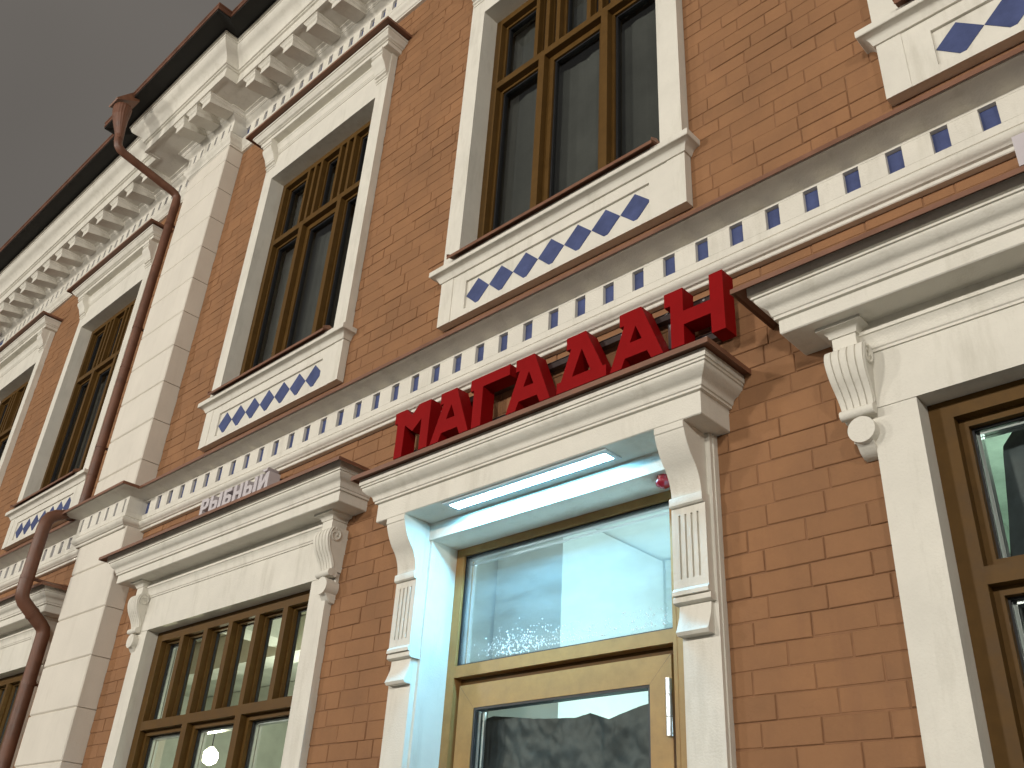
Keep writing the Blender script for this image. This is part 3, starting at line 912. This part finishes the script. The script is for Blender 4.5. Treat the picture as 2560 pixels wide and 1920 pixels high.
for i in range(nx + 1):
    for k in range(nz_ + 1):
        u, v = i / nx, k / nz_
        Z = 1.0 + 2.13 * v
        xl = -0.815 - 0.075 * max(0, (3.06 - Z)) / 0.35 * 0.7
        if Z > 3.03: xl += (Z - 3.03) * 0.8
        X = xl + (0.9 - xl) * u
        q = Vector((u * 8.0, v * 6.0, 7.7))
        a = NOISE(q) * 1.3 + (0.5 - abs(NOISE(q * 2.3))) * 0.9 + (0.5 - abs(NOISE(q * 5.1))) * 0.3
        s.v.append((X, 0.235 + 0.022 * a, Z))
for i in range(nx):
    for k in range(nz_):
        p = i * (nz_ + 1) + k
        s.f.append((p, p + nz_ + 1, p + nz_ + 2, p + 1))
o = add('plastic_sheet', s, FILM, None, math.radians(60))
o['label'] = 'dark plastic sheet hung inside the right shop window beside a pale wall'; o['category'] = 'plastic sheet'

# ------------------------------------------------------------------ LED fitting in the door soffit
t = empty('soffit_light', (DC, -0.13, 3.262), 'long white LED strip light set in the soffit over the door', 'ceiling light')
s = MB(); s.slab([DC - 0.510, DC + 0.510], [0, 1], [], 0, 1) if False else None
s = MB()
def hslab(mb, x0, x1, o0, o1, hx0, hx1, ho0, ho1, z0, z1):
    mb.box(x0, x1, ho1, o1, z0, z1); mb.box(x0, x1, o0, ho0, z0, z1); mb.box(x0, hx0, ho0, ho1, z0, z1); mb.box(hx1, x1, ho0, ho1, z0, z1)
hslab(s, DC - 0.515, DC + 0.512, 0.076, 0.190, DC - 0.495, DC + 0.484, 0.097, 0.159, 3.2565, 3.2640)
add('housing', s, mat('white_fitting', (0.62, 0.68, 0.70), 0.5), t)
s = MB(); s.box(DC - 0.4949, DC + 0.4839, 0.0971, 0.1589, 3.2585, 3.2635); add('diffuser', s, LED, t)
s = MB(); s.tube([(DC + 0.497, -0.128, 3.258), (DC + 0.497, -0.128, 3.254)], 0.005, 10); add('screw', s, SILVER, t)

# red siren dome
t = empty('alarm_siren', (-2.098, 0.03, 3.17), 'small red alarm dome on the door soffit behind the right console', 'alarm')
s = MB(); s.tube([(-2.098, 0.03, 3.172), (-2.098, 0.03, 3.158), (-2.098, 0.03, 3.150)], [0.030, 0.030, 0.026], 24); add('siren_base', s, SIREN, t, SM)
s = MB(); s.tube([(-2.098, 0.03, 3.150), (-2.098, 0.03, 3.144), (-2.098, 0.03, 3.134), (-2.098, 0.03, 3.122), (-2.098, 0.03, 3.117)], [0.036, 0.037, 0.034, 0.018, 0.003], 24); add('siren_dome', s, SIREN, t, math.radians(80))

# ------------------------------------------------------------------ red letters
T, Bm = 3.957, 3.665
LET = {
    'М': ([(-3.803, T), (-3.708, T), (-3.657, 3.905), (-3.606, T), (-3.505, T), (-3.505, Bm), (-3.572, Bm), (-3.572, 3.857), (-3.642, 3.800), (-3.712, 3.857), (-3.712, Bm), (-3.779, Bm), (-3.779, 3.888), (-3.803, 3.888)], []),
    'А': ([(-3.423, T), (-3.300, T), (-3.186, Bm), (-3.250, Bm), (-3.272, 3.711), (-3.394, 3.711), (-3.415, Bm), (-3.479, Bm), (-3.396, 3.889), (-3.423, 3.889)], [[(-3.333, 3.866), (-3.299, 3.785), (-3.366, 3.785)]]),
    'Г': ([(-3.189, T), (-2.905, T), (-2.905, 3.893), (-3.096, 3.893), (-3.096, Bm), (-3.163, Bm), (-3.163, 3.889), (-3.189, 3.889)], []),
    'Д': ([(-2.526, T), (-2.407, T), (-2.303, 3.724), (-2.283, 3.724), (-2.283, Bm), (-2.582, Bm), (-2.582, 3.724), (-2.556, 3.724), (-2.497, 3.889), (-2.526, 3.889)], [[(-2.431, 3.866), (-2.375, 3.730), (-2.487, 3.730)]]),
    'Н': ([(-1.956, T + 0.004), (-1.858, T + 0.004), (-1.858, 3.836), (-1.722, 3.836), (-1.722, T + 0.008), (-1.655, T + 0.008), (-1.655, Bm), (-1.722, Bm), (-1.722, 3.766), (-1.858, 3.766), (-1.858, Bm), (-1.925, Bm), (-1.925, 3.889), (-1.956, 3.889)], []),
}
sign = empty('red_letter_sign', (-2.75, -0.05, 3.665), 'red block letters standing over the entrance door hood', 'sign')
def bevel_letter(outl, hls, o0, o1, dx=0.0):
    s = MB()
    sh = lambda l: [(p[0] + dx, p[1]) for p in l]
    s.poly(sh(outl), [sh(h) for h in hls], o0, o1)
    return s
for ch, dx in (('М', 0), ('А', 0), ('Г', 0), ('А', 0.562), ('Д', 0), ('А', 1.218), ('Н', 0)):
    ou, hl = LET[ch]
    s = bevel_letter(ou, hl, 0.052, 0.137, dx)
    add('letter', s, RED, sign)
for z0 in (3.895, 3.700):
    s = MB(); s.box(-3.76, -1.70, 0.018, 0.050, z0, z0 + 0.030)
    s.box(-3.76, -1.70, 0.030, 0.0505, z0 + 0.034, z0 + 0.037)
    add('rail', s, RAILM, sign)
for x in (-3.46, -2.93, -2.62, -2.23, -2.0, -1.78):
    s = MB(); s.box(x - 0.02, x + 0.02, 0.0, 0.017, 3.70, 3.935)
    add('rail_bracket', s, SILVER, sign)
for x in (-3.50, -2.85, -2.25, -1.80):
    for zz in (3.91, 3.715):
        s = MB(); s.tube([(x, -0.050, zz), (x, -0.060, zz)], 0.006, 8); add('bolt', s, SILVER, sign)
s = MB(); s.tube([(-2.00, -0.045, 3.93), (-2.05, -0.042, 3.915), (-2.16, -0.044, 3.905), (-2.32, -0.042, 3.912)], 0.004, 8); add('cable', s, SILVER, sign)

# pale letters over the barred shop window; each glyph in a 1-high box
def gR(): return ([(0, 0), (0.24, 0), (0.24, 0.32), (0.50, 0.32), (0.70, 0.45), (0.70, 0.87), (0.52, 1), (0, 1)], [[(0.24, 0.52), (0.44, 0.52), (0.47, 0.58), (0.47, 0.76), (0.44, 0.80), (0.24, 0.80)]])
def gSoft(): return ([(0, 0), (0.52, 0), (0.70, 0.13), (0.70, 0.52), (0.52, 0.64), (0.24, 0.64), (0.24, 1), (0, 1)], [[(0.24, 0.20), (0.44, 0.20), (0.47, 0.26), (0.47, 0.40), (0.44, 0.44), (0.24, 0.44)]])
def gBar(): return ([(0, 0), (0.24, 0), (0.24, 1), (0, 1)], [])
def gB(): return ([(0, 0), (0.52, 0), (0.70, 0.13), (0.70, 0.50), (0.52, 0.62), (0.24, 0.62), (0.24, 0.80), (0.66, 0.80), (0.66, 1), (0, 1)], [[(0.24, 0.20), (0.44, 0.20), (0.47, 0.26), (0.47, 0.38), (0.44, 0.42), (0.24, 0.42)]])
def gN(): return ([(0, 0), (0.24, 0), (0.24, 0.38), (0.50, 0.38), (0.50, 0), (0.74, 0), (0.74, 1), (0.50, 1), (0.50, 0.60), (0.24, 0.60), (0.24, 1), (0, 1)], [])
def gI(): return ([(0, 0), (0.22, 0), (0.52, 0.52), (0.52, 0), (0.76, 0), (0.76, 1), (0.54, 1), (0.24, 0.48), (0.24, 1), (0, 1)], [])
def gBreve(): return ([(0.14, 1.26), (0.26, 1.10), (0.50, 1.10), (0.62, 1.26), (0.48, 1.26), (0.42, 1.20), (0.34, 1.20), (0.28, 1.26)], [])
word = [(0.0, [gR]), (0.82, [gSoft]), (0.82 + 0.80, [gBar]), (2.00, [gB]), (2.84, [gN]), (3.72, [gSoft]), (3.72 + 0.80, [gBar]), (4.90, [gI, gBreve])]
HL, X0, ZB, K = 0.120, -5.928, 3.833, 0.85 / 5.66
groups = [(0,), (1, 2), (3,), (4,), (5, 6), (7,)]
sg = empty('pale_letter_sign', (-5.5, -0.05, 3.80), 'small pale grey block letters standing on the hood of the barred shop window', 'sign')
for grp in groups:
    s = MB()
    for gi in grp:
        off, gl = word[gi]
        for gfun in gl:
            ou, hl = gfun()
            tr = lambda l: [(X0 + (off + p[0]) * K, ZB + p[1] * HL) for p in l]
            s.poly(tr(ou), [tr(h) for h in hl], 0.052, 0.137)
    add('letter', s, WHITEL, sg)
s = MB(); s.box(-5.93, -5.08, 0.02, 0.050, 3.83, 3.85); s.box(-5.93, -5.08, 0.02, 0.050, 3.91, 3.93); add('rail', s, RAILM, sg)
sg2 = empty('pale_letter_sign', (-0.4, -0.05, 3.80), 'pale grey letter standing at the start of the right shop window hood', 'sign')
s = MB(); ou, hl = gR()
tr = lambda l: [(-0.476 + p[0] * 0.157, 3.845 + p[1] * 0.135) for p in l]
s.poly(tr(ou), [tr(h) for h in hl], 0.052, 0.137); add('letter', s, WHITEL, sg2)
s = MB(); s.box(-0.47, 0.47, 0.02, 0.050, 3.87, 3.89); add('rail', s, RAILM, sg2)

# ------------------------------------------------------------------ drainpipes
PX = -8.12
t = empty('drainpipe', (PX, -0.155, 4.33), 'upper brown drainpipe with fluted hopper running down beside the pilaster', 'drainpipe', 'brown drainpipes')
s = MB()
up = [(PX, -0.905, 8.30), (PX, -0.900, 8.24), (PX, -0.885, 8.19), (PX, -0.850, 8.155), (PX, -0.80, 8.138), (PX, -0.24, 8.025), (PX, -0.19, 8.01), (PX, -0.163, 7.98), (PX, -0.155, 7.93), (PX, -0.155, 4.335)]
s.tube(up, 0.043, 20)
add('pipe', s, PIPEM, t, math.radians(50))
s = MB()
seg = 20
rings = [(8.655, 0.118, -0.965), (8.63, 0.120, -0.965), (8.53, 0.104, -0.958), (8.42, 0.080, -0.935), (8.31, 0.058, -0.907), (8.26, 0.056, -0.902)]
n0 = len(s.v)
for (zz, rr, yy) in rings:
    for k in range(seg * 2):
        a = math.pi * k / seg
        r2 = rr * (1.0 + (0.025 if (k % 2) else -0.01) * min(1, (rr - 0.05) / 0.06))
        s.v.append((PX + r2 * math.cos(a) * 0.9, yy + r2 * math.sin(a) * 0.75, zz))
for i in range(len(rings) - 1):
    for k in range(seg * 2):
        k2 = (k + 1) % (seg * 2)
        s.f.append((n0 + i * seg * 2 + k, n0 + i * seg * 2 + k2, n0 + (i + 1) * seg * 2 + k2, n0 + (i + 1) * seg * 2 + k))
add('hopper', s, PIPEM, t)
s = MB()
s.poly([(0.86, 8.78), (1.07, 8.655), (1.08, 8.67), (0.93, 8.87), (0.88, 8.885)], [], PX - 0.095, PX + 0.095, 'oz')
add('gutter_outlet', s, BROWN, t)
for zz in (7.6, 6.3, 5.0):
    s = MB(); s.tube([(PX, -0.155, zz), (PX, -0.155, zz + 0.03)], 0.0465, 20); s.box(PX - 0.01, PX + 0.01, -0.01, 0.11, zz + 0.005, zz + 0.025)
    add('pipe_bracket', s, PIPEM, t)
for zz in (7.05, 5.85, 4.72):
    s = MB(); s.tube([(PX, -0.155, zz), (PX, -0.155, zz + 0.012)], 0.0458, 20); add('pipe_joint', s, PIPEM, t)
t = empty('drainpipe', (PX, -0.15, 0.2), 'lower brown drainpipe bending out round the string course and back', 'drainpipe', 'brown drainpipes')
s = MB()
lp = [(-8.06, -0.225, 4.318), (-8.09, -0.29, 4.305), (-8.115, -0.345, 4.285), (-8.12, -0.385, 4.255), (-8.12, -0.408, 4.21), (-8.12, -0.415, 4.15), (-8.12, -0.415, 3.60), (-8.12, -0.408, 3.555), (-8.12, -0.385, 3.52), (-8.12, -0.20, 3.375), (-8.12, -0.170, 3.345), (-8.12, -0.158, 3.30), (-8.12, -0.155, 0.25), (-8.12, -0.19, 0.16), (-8.12, -0.27, 0.10)]
s.tube(lp, [0.032, 0.042, 0.050] + [0.054] * (len(lp) - 3), 22)
add('pipe', s, PIPEM, t, math.radians(50))
s = MB()
s.quad((-8.26, -0.16, 4.326), (-7.96, -0.16, 4.326), (-8.03, -0.33, 4.318), (-8.16, -0.33, 4.318))
s.quad((-8.26, -0.16, 4.322), (-8.26, -0.16, 4.326), (-8.16, -0.33, 4.318), (-8.14, -0.33, 4.28))
s.quad((-7.96, -0.16, 4.322), (-7.96, -0.16, 4.326), (-8.03, -0.33, 4.318), (-8.05, -0.33, 4.28))
add('spout', s, PIPEM, t)
for p, q in (((PX, -0.415, 3.70), (PX, -0.415, 3.73)), ((PX, -0.30, 3.452), (PX, -0.28, 3.437)), ((PX, -0.155, 2.9), (PX, -0.155, 2.93)), ((PX, -0.155, 1.6), (PX, -0.155, 1.63))):
    s = MB(); s.tube([p, q], 0.058, 22)
    if p[2] == 3.70: s.box(PX - 0.012, PX + 0.012, -0.01, 0.36, 3.705, 3.725)
    if p[2] in (2.9, 1.6): s.box(PX - 0.012, PX + 0.012, -0.01, 0.10, p[2] + 0.005, p[2] + 0.025)
    add('pipe_bracket', s, PIPEM, t)

# ------------------------------------------------------------------ street lamps on the far side of the road, behind the camera
for i, (x, y, z, pw) in enumerate(STREET):
    t = empty('street_lamp', (x, y, 0), ['black street lamp farthest to the left across the road', 'black street lamp across the road opposite the pilaster', 'black street lamp across the road opposite the right shop window', 'black street lamp farthest to the right across the road'][i], 'street lamp', 'street lamps across the road')
    s = MB(); s.tube([(x, y, -0.1), (x, y, 0.4), (x, y, 0.42), (x, y, z - 0.62)], [0.12, 0.12, 0.07, 0.045], 16); add('post', s, POSTM, t, SM)
    s = MB(); s.tube([(x, y, z + 0.42), (x, y, z + 0.44), (x, y, z + 0.56), (x, y, z + 0.60)], [0.40, 0.40, 0.12, 0.02], 20); add('cap', s, POSTM, t, SM)
    s = MB(); s.tube([(x, y, z - 0.62), (x, y, z - 0.56), (x, y, z - 0.46)], [0.05, 0.16, 0.20], 16); add('cup', s, POSTM, t, SM)
    L = lamp('street_light', (x, y, z), pw, (1.0, 0.950, 0.86), 0.60)
